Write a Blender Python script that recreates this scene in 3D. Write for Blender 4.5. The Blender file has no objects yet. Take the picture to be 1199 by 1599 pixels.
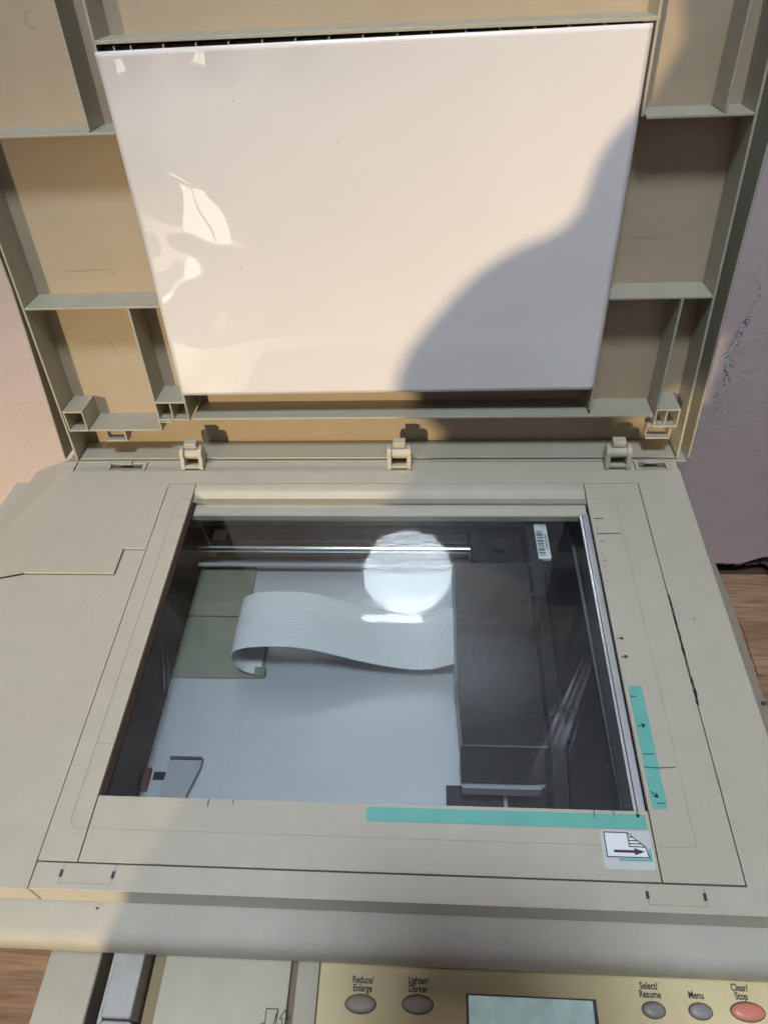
import bpy, bmesh, math, random
from mathutils import Vector, Matrix, noise
random.seed(7)
sc = bpy.context.scene
COL = sc.collection

# ---------------------------------------------------------------- camera
F_PX, PITCH, YAW, ROLL = 1120.95, 0.82579, -0.09997, -0.07167
CAM = Vector((0.0352, -0.14826, 0.39843))
def cam_axes():
    cp, sp, ct, st = math.cos(PITCH), math.sin(PITCH), math.cos(YAW), math.sin(YAW)
    fwd = Vector((st*cp, ct*cp, -sp)); right = Vector((ct, -st, 0)); up = right.cross(fwd)
    c, s = math.cos(ROLL), math.sin(ROLL)
    return c*right + s*up, -s*right + c*up, fwd
RT, UP, FW = cam_axes()
cd = bpy.data.cameras.new('camera'); co = bpy.data.objects.new('camera', cd); COL.objects.link(co)
m = Matrix((RT, UP, -FW)).transposed().to_4x4(); m.translation = CAM
co.matrix_world = m
cd.sensor_fit = 'VERTICAL'; cd.sensor_height = 36; cd.lens = F_PX/1599*36
cd.clip_start = .005; cd.clip_end = 50
sc.camera = co
# ---------------------------------------------------------------- light
w = bpy.data.worlds.new('World'); sc.world = w; w.use_nodes = True
bg = w.node_tree.nodes['Background']; bg.inputs[0].default_value = (.88, .76, .80, 1); bg.inputs[1].default_value = .045
SUN_DIR = Vector((.36*.978, .933*.978, -.208)).normalized()
sl = bpy.data.lights.new('sun', 'SUN'); so = bpy.data.objects.new('sun', sl); COL.objects.link(so)
sl.energy = 2.7; sl.angle = math.radians(1.2); sl.color = (1.0, .79, .47)
so.rotation_mode = 'QUATERNION'; so.rotation_quaternion = SUN_DIR.to_track_quat('-Z', 'Y'); so.location = (-.5, -1.5, 1)
sc.view_settings.view_transform = 'Standard'; sc.view_settings.look = 'None'
sc.view_settings.exposure = 0; sc.view_settings.gamma = 1
sc.cycles.use_denoising = True; sc.cycles.blur_glossy = 0; sc.cycles.sample_clamp_indirect = 0
sc.cycles.max_bounces = 10; sc.cycles.transparent_max_bounces = 12
sc.cycles.caustics_reflective = False; sc.cycles.caustics_refractive = False

# ---------------------------------------------------------------- materials
def mat(name, col, rough=.5, metal=0, noise_scale=60, var=.05, bump=.0, bump_scale=900, coat=0, spec=.5,
        emit=None, stain=None, stain_scale=6, stain_amt=.0, coat_rough=.05):
    M = bpy.data.materials.new(name); M.use_nodes = True
    nt = M.node_tree; N = nt.nodes; Lk = nt.links; b = N['Principled BSDF']
    b.inputs['Roughness'].default_value = rough; b.inputs['Metallic'].default_value = metal
    b.inputs['Specular IOR Level'].default_value = spec
    b.inputs['Coat IOR'].default_value = 1.62 if coat else 1.5
    b.inputs['Coat Weight'].default_value = coat; b.inputs['Coat Roughness'].default_value = coat_rough
    tc = N.new('ShaderNodeTexCoord')
    n = N.new('ShaderNodeTexNoise'); n.inputs['Scale'].default_value = noise_scale; n.inputs['Detail'].default_value = 5
    Lk.new(tc.outputs['Object'], n.inputs['Vector'])
    r = N.new('ShaderNodeMapRange'); r.inputs[1].default_value = .3; r.inputs[2].default_value = .7
    r.inputs[3].default_value = 1-var; r.inputs[4].default_value = 1+var
    Lk.new(n.outputs['Fac'], r.inputs[0])
    mx = N.new('ShaderNodeVectorMath'); mx.operation = 'SCALE'; mx.inputs[0].default_value = col[:3]
    Lk.new(r.outputs[0], mx.inputs['Scale'])
    out = mx.outputs[0]
    if stain:
        n2 = N.new('ShaderNodeTexNoise'); n2.inputs['Scale'].default_value = stain_scale; n2.inputs['Detail'].default_value = 7
        n2.inputs['Roughness'].default_value = .65
        Lk.new(tc.outputs['Object'], n2.inputs['Vector'])
        r2 = N.new('ShaderNodeMapRange'); r2.inputs[1].default_value = .48; r2.inputs[2].default_value = .75
        r2.inputs[3].default_value = 0; r2.inputs[4].default_value = stain_amt
        Lk.new(n2.outputs['Fac'], r2.inputs[0])
        m2 = N.new('ShaderNodeMix'); m2.data_type = 'RGBA'; m2.inputs[7].default_value = (*stain, 1)
        Lk.new(r2.outputs[0], m2.inputs[0]); Lk.new(out, m2.inputs[6]); out = m2.outputs[2]
    Lk.new(out, b.inputs['Base Color'])
    if bump:
        n3 = N.new('ShaderNodeTexNoise'); n3.inputs['Scale'].default_value = bump_scale; n3.inputs['Detail'].default_value = 3
        Lk.new(tc.outputs['Object'], n3.inputs['Vector'])
        bp = N.new('ShaderNodeBump'); bp.inputs['Strength'].default_value = bump; bp.inputs['Distance'].default_value = .0006
        Lk.new(n3.outputs['Fac'], bp.inputs['Height']); Lk.new(bp.outputs[0], b.inputs['Normal'])
    if emit:
        b.inputs['Emission Color'].default_value = (*emit[:3], 1); b.inputs['Emission Strength'].default_value = emit[3]
    return M

ABS = mat('beige_abs', (.47, .425, .35), .42, var=.03, bump=.35, bump_scale=1400, stain=(.40, .355, .27), stain_scale=9, stain_amt=.35)
ABS_SIDE = ABS
ABS_LID = mat('lid_skin_abs', (.43, .345, .25), .45, var=.03, bump=.15, bump_scale=700, stain=(.40, .29, .17), stain_scale=10, stain_amt=.5)  # lid skin, a warmer tan than the ribs
ABS_RIB = mat('lid_rib_abs', (.40, .375, .30), .45, var=.03, bump=.15, bump_scale=700, stain=(.36, .31, .22), stain_scale=14, stain_amt=.4)
ABS_TEX = mat('textured_beige_abs', (.47, .43, .36), .30, var=.04, bump=.7, bump_scale=2000, stain=(.42, .38, .31), stain_scale=12, stain_amt=.3)
TRAY = mat('tray_abs', (.52, .46, .34), .5, var=.04, bump=.4, bump_scale=900)
PANEL = mat('panel_abs', (.80, .64, .35), .5, var=.03, bump=.3, bump_scale=900)
SILVER = mat('painted_silver', (.46, .43, .40), .42, metal=.1, var=.05, bump=.5, bump_scale=1100)
BLACK = mat('black_plastic', (.012, .011, .012), .5, var=.2)
DARKP = mat('dark_scanner_plastic', (.016, .016, .021), .30, var=.12, bump=.04, bump_scale=500, spec=.25)
DARK2 = mat('dark_scanner_plastic_smooth', (.008, .008, .012), .28, var=.12, spec=.2)
BROWN = mat('dark_brown_inner_plastic', (.045, .026, .017), .6, var=.1, spec=.2)
OLIVE = mat('olive_zinc_plate', (.25, .245, .19), .45, metal=.25, var=.04)
CHROME = mat('polished_rod', (.75, .75, .75), .16, metal=1, var=.02)
RAILG = mat('grey_rail', (.34, .34, .37), .6, metal=.1, var=.05)
TEAL = mat('teal_print', (.13, .42, .36), .45, var=.04)
INK = mat('black_ink', (.03, .03, .05), .6, var=.1)
FAINT = mat('faint_groove_ink', (.33, .30, .235), .7, var=.1)
WHITE = mat('white_sticker', (.78, .78, .80), .4, var=.02)
LABELW = mat('barcode_paper', (.74, .74, .75), .5, var=.02)
STICK = mat('clear_sticker_grey', (.56, .56, .55), .35, var=.02)
CABLE = mat('cable_grey', (.72, .70, .73), .62, var=.02)
GREYB = mat('grey_button_rubber', (.30, .28, .26), .35, var=.05)
BROWNB = mat('brown_button_rubber', (.40, .33, .26), .4, var=.05)
REDB = mat('red_button_rubber', (.72, .24, .17), .35, var=.05)
LCD = mat('lcd_glare_glow', (.45, .56, .53), .3, var=.35, noise_scale=90, stain=(.2, .27, .27), stain_scale=40, stain_amt=.8, emit=(.55, .80, .78, .22))  # faint emission painted in for the glare on the display
LCDD = mat('lcd_dark_edge', (.05, .05, .055), .35, noise_scale=150, var=.5)
TEXTM = mat('lettering_ink', (.045, .035, .04), .6)
STEEL = mat('bright_glass_edge', (.52, .54, .56), .25, metal=.6, var=.08, noise_scale=20)

# sheet metal floor with a rolled grain
def sheet_metal():
    M = bpy.data.materials.new('galvanised_sheet'); M.use_nodes = True
    nt = M.node_tree; N = nt.nodes; Lk = nt.links; b = N['Principled BSDF']
    b.inputs['Base Color'].default_value = (.52, .53, .57, 1); b.inputs['Metallic'].default_value = .45
    b.inputs['Roughness'].default_value = .42
    tc = N.new('ShaderNodeTexCoord'); mp = N.new('ShaderNodeMapping'); mp.inputs['Scale'].default_value = (620, 170, 200)
    n = N.new('ShaderNodeTexNoise'); n.inputs['Scale'].default_value = 1; n.inputs['Detail'].default_value = 3
    Lk.new(tc.outputs['Object'], mp.inputs[0]); Lk.new(mp.outputs[0], n.inputs['Vector'])
    bp = N.new('ShaderNodeBump'); bp.inputs['Strength'].default_value = .22; bp.inputs['Distance'].default_value = .0005
    Lk.new(n.outputs['Fac'], bp.inputs['Height']); Lk.new(bp.outputs[0], b.inputs['Normal'])
    return M
SHEET = sheet_metal()

def glass_mats():
    M = bpy.data.materials.new('platen_glass_face'); M.use_nodes = True
    nt = M.node_tree; N = nt.nodes; Lk = nt.links; N.remove(N['Principled BSDF'])
    out = N['Material Output']
    fr = N.new('ShaderNodeFresnel'); fr.inputs['IOR'].default_value = 1.5
    mu = N.new('ShaderNodeMath'); mu.operation = 'MULTIPLY'; mu.inputs[1].default_value = 1.0; mu.use_clamp = True
    Lk.new(fr.outputs[0], mu.inputs[0])
    tr = N.new('ShaderNodeBsdfTransparent'); tr.inputs[0].default_value = (.90, .93, .93, 1)
    gl = N.new('ShaderNodeBsdfGlossy'); gl.inputs['Roughness'].default_value = 0.0; gl.inputs[0].default_value = (1, 1, 1, 1)
    mx = N.new('ShaderNodeMixShader'); Lk.new(mu.outputs[0], mx.inputs[0]); Lk.new(tr.outputs[0], mx.inputs[1]); Lk.new(gl.outputs[0], mx.inputs[2])
    # dust and smears
    tc = N.new('ShaderNodeTexCoord'); n = N.new('ShaderNodeTexNoise'); n.inputs['Scale'].default_value = 14; n.inputs['Detail'].default_value = 8
    n.inputs['Roughness'].default_value = .75
    Lk.new(tc.outputs['Object'], n.inputs['Vector'])
    v = N.new('ShaderNodeTexVoronoi'); v.inputs['Scale'].default_value = 55; Lk.new(tc.outputs['Object'], v.inputs['Vector'])
    lt = N.new('ShaderNodeMath'); lt.operation = 'LESS_THAN'; lt.inputs[1].default_value = .045; Lk.new(v.outputs['Distance'], lt.inputs[0])
    sm = N.new('ShaderNodeMath'); sm.operation = 'MULTIPLY'; sm.inputs[1].default_value = .10; Lk.new(lt.outputs[0], sm.inputs[0])
    r = N.new('ShaderNodeMapRange'); r.inputs[1].default_value = .45; r.inputs[2].default_value = .8; r.inputs[3].default_value = .002; r.inputs[4].default_value = .030
    Lk.new(n.outputs['Fac'], r.inputs[0])
    ad = N.new('ShaderNodeMath'); ad.operation = 'ADD'; Lk.new(r.outputs[0], ad.inputs[0]); Lk.new(sm.outputs[0], ad.inputs[1])
    # greasy wiped patch near the middle right of the glass: fine hair-like streaks
    sub_ = N.new('ShaderNodeVectorMath'); sub_.operation = 'SUBTRACT'; sub_.inputs[1].default_value = (.050, .088, -.004); Lk.new(tc.outputs['Object'], sub_.inputs[0])
    scv = N.new('ShaderNodeVectorMath'); scv.operation = 'MULTIPLY'; scv.inputs[1].default_value = (1/.075, 1/.050, 0); Lk.new(sub_.outputs[0], scv.inputs[0])
    ln = N.new('ShaderNodeVectorMath'); ln.operation = 'LENGTH'; Lk.new(scv.outputs[0], ln.inputs[0])
    fall = N.new('ShaderNodeMapRange'); fall.interpolation_type = 'SMOOTHSTEP'; fall.inputs[1].default_value = .1; fall.inputs[2].default_value = 1.0; fall.inputs[3].default_value = .16; fall.inputs[4].default_value = 0; Lk.new(ln.outputs['Value'], fall.inputs[0])
    mpz = N.new('ShaderNodeMapping'); mpz.inputs['Scale'].default_value = (900, 190, 1); mpz.inputs['Rotation'].default_value = (0, 0, .35); Lk.new(tc.outputs['Object'], mpz.inputs[0])
    nz = N.new('ShaderNodeTexNoise'); nz.inputs['Scale'].default_value = 1; nz.inputs['Detail'].default_value = 3; nz.inputs['Distortion'].default_value = .8; Lk.new(mpz.outputs[0], nz.inputs['Vector'])
    hr = N.new('ShaderNodeMapRange'); hr.inputs[1].default_value = .35; hr.inputs[2].default_value = .7; hr.inputs[3].default_value = .35; hr.inputs[4].default_value = 1.0; Lk.new(nz.outputs['Fac'], hr.inputs[0])
    gm = N.new('ShaderNodeMath'); gm.operation = 'MULTIPLY'; Lk.new(fall.outputs[0], gm.inputs[0]); Lk.new(hr.outputs[0], gm.inputs[1])
    ad2 = N.new('ShaderNodeMath'); ad2.operation = 'ADD'; Lk.new(ad.outputs[0], ad2.inputs[0]); Lk.new(gm.outputs[0], ad2.inputs[1]); ad = ad2
    df = N.new('ShaderNodeBsdfDiffuse'); df.inputs[0].default_value = (.75, .78, .80, 1)
    m2 = N.new('ShaderNodeMixShader'); Lk.new(ad.outputs[0], m2.inputs[0]); Lk.new(mx.outputs[0], m2.inputs[1]); Lk.new(df.outputs[0], m2.inputs[2])
    Lk.new(m2.outputs[0], out.inputs[0])
    B = bpy.data.materials.new('platen_glass_body'); B.use_nodes = True
    nt = B.node_tree; nt.nodes.remove(nt.nodes['Principled BSDF'])
    t2 = nt.nodes.new('ShaderNodeBsdfTransparent'); t2.inputs[0].default_value = (.98, 1, .99, 1)
    nt.links.new(t2.outputs[0], nt.nodes['Material Output'].inputs[0])
    return M, B
GLASS, GLASSB = glass_mats()

# ---------------------------------------------------------------- mesh helpers
def link(name, me, parent=None, material=None):
    o = bpy.data.objects.new(name, me); COL.objects.link(o)
    if parent: o.parent = parent
    if material and not me.materials: me.materials.append(material)
    return o
def bevel(o, w_=.0004, seg=2):
    if w_:
        md = o.modifiers.new('bevel', 'BEVEL'); md.width = w_; md.segments = seg; md.limit_method = 'ANGLE'; md.angle_limit = math.radians(35)
        for p in o.data.polygons: p.use_smooth = True
        md.harden_normals = True
    return o
def from_bm(name, bm, parent=None, material=None, bv=0, seg=2):
    bmesh.ops.recalc_face_normals(bm, faces=bm.faces)
    me = bpy.data.meshes.new(name); bm.to_mesh(me); bm.free()
    o = link(name, me, parent, material)
    if bv: bevel(o, bv, seg)
    return o
def bm_box(bm, x0, x1, y0, y1, z0, z1):
    v = [bm.verts.new((x, y, z)) for x in (x0, x1) for y in (y0, y1) for z in (z0, z1)]
    for f in ((0, 1, 3, 2), (4, 6, 7, 5), (0, 4, 5, 1), (2, 3, 7, 6), (0, 2, 6, 4), (1, 5, 7, 3)):
        bm.faces.new([v[i] for i in f])
    return v
def box(name, x0, x1, y0, y1, z0, z1, material, parent=None, bv=.0004):
    bm = bmesh.new(); bm_box(bm, x0, x1, y0, y1, z0, z1)
    return from_bm(name, bm, parent, material, bv)
def prism(name, pts, z0, z1, material, parent=None, bv=.0004, axis='z', seg=2):
    """pts in the plane (xy for z, xz for y, yz for x), extruded along axis from z0 to z1"""
    def P(a, b, c):
        return (a, b, c) if axis == 'z' else ((a, c, b) if axis == 'y' else (c, a, b))
    bm = bmesh.new()
    A = [bm.verts.new(P(a, b, z0)) for a, b in pts]; B = [bm.verts.new(P(a, b, z1)) for a, b in pts]
    bm.faces.new(A); bm.faces.new(B[::-1]); n = len(pts)
    for i in range(n): bm.faces.new((A[i], B[i], B[(i+1) % n], A[(i+1) % n]))
    return from_bm(name, bm, parent, material, bv, seg)
def cyl(name, p0, p1, r, material, parent=None, n=20, bv=0, r2=None):
    p0 = Vector(p0); p1 = Vector(p1); d = p1-p0
    bm = bmesh.new()
    bmesh.ops.create_cone(bm, cap_ends=True, segments=n, radius1=r, radius2=r if r2 is None else r2, depth=d.length)
    q = d.to_track_quat('Z', 'Y').to_matrix().to_4x4(); q.translation = (p0+p1)/2
    bmesh.ops.transform(bm, matrix=q, verts=bm.verts)
    o = from_bm(name, bm, parent, material, bv)
    for p in o.data.polygons: p.use_smooth = True
    if not bv:
        e = o.modifiers.new('edge', 'EDGE_SPLIT')
    return o
def bm_ribbon(bm, pts, width, z, n=1):
    """thin flat line on the z plane"""
    for (a, b) in zip(pts[:-1], pts[1:]):
        a = Vector((*a, 0)); b = Vector((*b, 0)); d = (b-a)
        if d.length < 1e-7: continue
        d.normalize(); s = Vector((-d.y, d.x, 0))*width/2; e = d*width*.3
        vs = [bm.verts.new(Vector((p.x, p.y, z))) for p in (a-e-s, b+e-s, b+e+s, a-e+s)]
        bm.faces.new(vs)
def ribbon(name, lines, width, z, material, parent):
    bm = bmesh.new()
    for l in lines: bm_ribbon(bm, l, width, z)
    return from_bm(name, bm, parent, material)
def rrect(x0, x1, y0, y1, r, n=4):
    out = []
    for cx, cy, a0 in ((x1-r, y1-r, 0), (x0+r, y1-r, 90), (x0+r, y0+r, 180), (x1-r, y0+r, 270)):
        for i in range(n+1):
            a = math.radians(a0+90*i/n); out.append((cx+r*math.cos(a), cy+r*math.sin(a)))
    return out
def empty(name, loc=(0, 0, 0)):
    e = bpy.data.objects.new(name, None); COL.objects.link(e); e.location = loc; e.empty_display_size = .02
    return e
def tag(o, label=None, cat=None, group=None, kind=None):
    if label: o['label'] = label
    if cat: o['category'] = cat
    if group: o['group'] = group
    if kind: o['kind'] = kind
    return o
def text(name, body, x, y, z, size, material, parent, xs=.62, bold=.0):
    cu = bpy.data.curves.new(name, 'FONT'); cu.body = body; cu.size = size; cu.align_x = 'CENTER'; cu.align_y = 'CENTER'
    cu.offset = bold; cu.extrude = .00008; cu.space_line = .82
    t = bpy.data.objects.new(name, cu); COL.objects.link(t)
    bpy.context.view_layer.update()
    me = bpy.data.meshes.new_from_object(t.evaluated_get(bpy.context.evaluated_depsgraph_get()))
    bpy.data.objects.remove(t)
    me.transform(Matrix.Diagonal((xs, 1, 1, 1)))
    me.name = name
    me.materials.clear(); me.materials.append(material)
    o = bpy.data.objects.new(name, me); COL.objects.link(o); o.parent = parent; o.location = (x, y, z)
    return o

FLOOR_Z, WALL_Y = -.278, .38
# ================================================================ ROOM
def plaster():
    M = bpy.data.materials.new('pink_plaster'); M.use_nodes = True
    nt = M.node_tree; N = nt.nodes; Lk = nt.links; b = N['Principled BSDF']; b.inputs['Roughness'].default_value = .55
    tc = N.new('ShaderNodeTexCoord'); O = tc.outputs['Object']
    n1 = N.new('ShaderNodeTexNoise'); n1.inputs['Scale'].default_value = 5; n1.inputs['Detail'].default_value = 6; Lk.new(O, n1.inputs['Vector'])
    cr = N.new('ShaderNodeValToRGB'); cr.color_ramp.elements[0].position = .3; cr.color_ramp.elements[0].color = (.58, .49, .495, 1)
    cr.color_ramp.elements[1].position = .7; cr.color_ramp.elements[1].color = (.64, .555, .565, 1)
    Lk.new(n1.outputs['Fac'], cr.inputs[0])
    # cracked repair strip running up the wall at x about .285 : distance to a slightly wavy line
    sep = N.new('ShaderNodeSeparateXYZ'); Lk.new(O, sep.inputs[0])
    nz = N.new('ShaderNodeTexNoise'); nz.inputs['Scale'].default_value = 35; nz.inputs['Detail'].default_value = 8; nz.inputs['Roughness'].default_value = .7; Lk.new(O, nz.inputs['Vector'])
    off = N.new('ShaderNodeMath'); off.operation = 'MULTIPLY_ADD'; off.inputs[1].default_value = .035; off.inputs[2].default_value = -.3080; Lk.new(nz.outputs['Fac'], off.inputs[0])
    ad = N.new('ShaderNodeMath'); ad.operation = 'ADD'; Lk.new(sep.outputs['X'], ad.inputs[0]); Lk.new(off.outputs[0], ad.inputs[1])
    ab = N.new('ShaderNodeMath'); ab.operation = 'ABSOLUTE'; Lk.new(ad.outputs[0], ab.inputs[0])
    n4 = N.new('ShaderNodeTexNoise'); n4.inputs['Scale'].default_value = 14; n4.inputs['Detail'].default_value = 4; Lk.new(O, n4.inputs['Vector'])
    wd = N.new('ShaderNodeMapRange'); wd.inputs[1].default_value = .5; wd.inputs[2].default_value = .68; wd.inputs[3].default_value = .0004; wd.inputs[4].default_value = .0035; Lk.new(n4.outputs['Fac'], wd.inputs[0])
    dv = N.new('ShaderNodeMath'); dv.operation = 'DIVIDE'; Lk.new(ab.outputs[0], dv.inputs[0]); Lk.new(wd.outputs[0], dv.inputs[1])
    mk = N.new('ShaderNodeMapRange'); mk.inputs[1].default_value = .5; mk.inputs[2].default_value = 1.3; mk.inputs[3].default_value = 1; mk.inputs[4].default_value = 0; Lk.new(dv.outputs[0], mk.inputs[0])
    zt = N.new('ShaderNodeMapRange'); zt.inputs[1].default_value = -.05; zt.inputs[2].default_value = -.02; zt.inputs[3].default_value = 0; zt.inputs[4].default_value = 1; Lk.new(sep.outputs['Z'], zt.inputs[0])
    mk2 = N.new('ShaderNodeMath'); mk2.operation = 'MULTIPLY'; Lk.new(mk.outputs[0], mk2.inputs[0]); Lk.new(zt.outputs[0], mk2.inputs[1])
    nb = N.new('ShaderNodeTexNoise'); nb.inputs['Scale'].default_value = 420; nb.inputs['Detail'].default_value = 2; Lk.new(O, nb.inputs['Vector'])
    cc = N.new('ShaderNodeValToRGB'); cc.color_ramp.elements[0].position = .40; cc.color_ramp.elements[0].color = (.13, .12, .13, 1)
    cc.color_ramp.elements[1].position = .50; cc.color_ramp.elements[1].color = (.66, .64, .66, 1); Lk.new(nb.outputs['Fac'], cc.inputs[0])
    mx = N.new('ShaderNodeMix'); mx.data_type = 'RGBA'; Lk.new(mk2.outputs[0], mx.inputs[0]); Lk.new(cr.outputs[0], mx.inputs[6]); Lk.new(cc.outputs[0], mx.inputs[7])
    Lk.new(mx.outputs[2], b.inputs['Base Color'])
    n5 = N.new('ShaderNodeTexNoise'); n5.inputs['Scale'].default_value = 130; n5.inputs['Detail'].default_value = 5; Lk.new(O, n5.inputs['Vector'])
    b1 = N.new('ShaderNodeBump'); b1.inputs['Strength'].default_value = .5; b1.inputs['Distance'].default_value = .0015; Lk.new(n5.outputs['Fac'], b1.inputs['Height'])
    b2 = N.new('ShaderNodeBump'); b2.inputs['Strength'].default_value = .5; b2.inputs['Distance'].default_value = .002; b2.invert = True
    Lk.new(mk2.outputs[0], b2.inputs['Height']); Lk.new(b1.outputs[0], b2.inputs['Normal']); Lk.new(b2.outputs[0], b.inputs['Normal'])
    return M
PLASTER = plaster()
# wall built as a fine sheet with thickness so that it is uneven, broken edge at its foot
def make_wall():
    bm = bmesh.new(); nx, nz = 150, 60
    xs = [-1.6+3.2*i/nx for i in range(nx+1)]
    zs = [-.262+.9*(k/nz)**1.0 for k in range(nz+1)] + [1.0, 1.6, 2.06]
    g = {}
    for i, x in enumerate(xs):
        for k, z in enumerate(zs):
            y = WALL_Y + .0018*noise.noise(Vector((x*9, z*9, 1))) + .0008*noise.noise(Vector((x*40, z*40, 3)))
            zz = z
            if k == 0: zz = z + .004*noise.noise(Vector((x*22, 0, 5))) + (.012 if x > .405 else 0)
            g[i, k] = bm.verts.new((x, y, zz))
    for i in range(nx):
        for k in range(len(zs)-1):
            bm.faces.new((g[i, k], g[i+1, k], g[i+1, k+1], g[i, k+1]))
    res = bmesh.ops.extrude_face_region(bm, geom=bm.faces[:])
    for v in res['geom']:
        if isinstance(v, bmesh.types.BMVert): v.co.y += .1
    o = from_bm('wall', bm, None, PLASTER)
    for p in o.data.polygons: p.use_smooth = True
    o.modifiers.new('edge', 'EDGE_SPLIT').split_angle = math.radians(50)
    return tag(o, kind='structure')
wall = make_wall()
RUBBLE = mat('grimy_rubble', (.30, .28, .26), .9, noise_scale=90, var=.7, bump=1, bump_scale=200, stain=(.02, .018, .018), stain_scale=60, stain_amt=1)
GRIME = mat('black_gap', (.008, .007, .007), .9, var=.3)
box('wall_gap', -1.6, 1.6, WALL_Y+.02, WALL_Y+.09, FLOOR_Z-.03, -.25, GRIME, wall, 0)
bm = bmesh.new()
random.seed(3)
xx = .33
while xx < .60:
    wdt = random.uniform(.006, .02); h = random.uniform(.005, .010)
    z0 = FLOOR_Z + .0035
    vs = bm_box(bm, xx, xx+wdt, WALL_Y+.004+random.uniform(0, .005), WALL_Y+.03, z0, z0+h)
    for v in vs: v.co += Vector((random.uniform(-1, 1)*.002, random.uniform(-1, 1)*.002, random.uniform(-1, 1)*.0015))
    xx += wdt*random.uniform(.8, 1.1)
rb = from_bm('broken_plaster', bm, wall, RUBBLE, .001); rb['kind'] = 'stuff'
# black cable running down the wall by its foot
bm = bmesh.new()
cyl('wall_cable', (.424, WALL_Y-.004, -.20), (.421, WALL_Y-.006, FLOOR_Z+.004), .004, BLACK, wall, 10)

def wood_mat():
    M = bpy.data.materials.new('laminate_oak'); M.use_nodes = True
    nt = M.node_tree; N = nt.nodes; Lk = nt.links; b = N['Principled BSDF']; b.inputs['Roughness'].default_value = .45
    tc = N.new('ShaderNodeTexCoord'); oi = N.new('ShaderNodeObjectInfo')
    mu = N.new('ShaderNodeVectorMath'); mu.operation = 'ADD'
    sc_ = N.new('ShaderNodeMath'); sc_.operation = 'MULTIPLY'; sc_.inputs[1].default_value = 37; Lk.new(oi.outputs['Random'], sc_.inputs[0])
    Lk.new(tc.outputs['Object'], mu.inputs[0]); Lk.new(sc_.outputs[0], mu.inputs[1])
    mp = N.new('ShaderNodeMapping'); mp.inputs['Scale'].default_value = (4, 60, 20); Lk.new(mu.outputs[0], mp.inputs[0])
    n = N.new('ShaderNodeTexNoise'); n.inputs['Scale'].default_value = 1.2; n.inputs['Detail'].default_value = 8; n.inputs['Roughness'].default_value = .65; n.inputs['Distortion'].default_value = .6
    Lk.new(mp.outputs[0], n.inputs['Vector'])
    cr = N.new('ShaderNodeValToRGB'); e = cr.color_ramp.elements
    e[0].position = .32; e[0].color = (.27, .145, .075, 1); e[1].position = .62; e[1].color = (.47, .29, .17, 1)
    e2 = cr.color_ramp.elements.new(.5); e2.color = (.38, .22, .125, 1)
    Lk.new(n.outputs['Fac'], cr.inputs[0])
    mp2 = N.new('ShaderNodeMapping'); mp2.inputs['Scale'].default_value = (25, 400, 20); Lk.new(mu.outputs[0], mp2.inputs[0])
    n2 = N.new('ShaderNodeTexNoise'); n2.inputs['Scale'].default_value = 1; n2.inputs['Detail'].default_value = 3; Lk.new(mp2.outputs[0], n2.inputs['Vector'])
    r2 = N.new('ShaderNodeMapRange'); r2.inputs[1].default_value = .35; r2.inputs[2].default_value = .6; r2.inputs[3].default_value = .7; r2.inputs[4].default_value = 1.08; Lk.new(n2.outputs['Fac'], r2.inputs[0])
    rv = N.new('ShaderNodeMapRange'); rv.inputs[3].default_value = .82; rv.inputs[4].default_value = 1.12; Lk.new(oi.outputs['Random'], rv.inputs[0])
    m0 = N.new('ShaderNodeMath'); m0.operation = 'MULTIPLY'; Lk.new(r2.outputs[0], m0.inputs[0]); Lk.new(rv.outputs[0], m0.inputs[1])
    s = N.new('ShaderNodeVectorMath'); s.operation = 'SCALE'; Lk.new(cr.outputs[0], s.inputs[0]); Lk.new(m0.outputs[0], s.inputs['Scale'])
    Lk.new(s.outputs[0], b.inputs['Base Color'])
    return M
WOOD = wood_mat()
floor = box('floor', -1.7, 1.7, -2.4, WALL_Y+.12, FLOOR_Z-.03, FLOOR_Z-.009, mat('floor_underlay', (.10, .06, .035), .8), None, 0)
tag(floor, kind='structure')
# laminate strips running left to right
strip_w = .066; row = 0; y1 = WALL_Y-.004
pl_mesh = {}
while y1 > -1.2:
    x = -1.68 + (row*.37 % .5)
    while x < 1.6:
        ln = .42
        me = pl_mesh.get('a')
        if me is None:
            bm = bmesh.new(); bm_box(bm, 0, ln-.0008, -strip_w+.0008, 0, -.009, 0); bmesh.ops.recalc_face_normals(bm, faces=bm.faces)
            me = bpy.data.meshes.new('plank'); bm.to_mesh(me); bm.free(); me.materials.append(WOOD); pl_mesh['a'] = me
        inside = (-.34 < x and x+ln < .30 and y1-strip_w > -.3)
        if abs(x) < 1.0 and not inside:
            o = link('plank', me, floor); o.location = (x, y1, FLOOR_Z)
        x += ln
    y1 -= strip_w; row += 1
ceil = box('ceiling', -1.7, 1.7, -1.9, WALL_Y+.1, 2.06, 2.12, mat('ceiling_paint', (.62, .60, .60), .8), None, 0)
tag(ceil, kind='structure')

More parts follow.
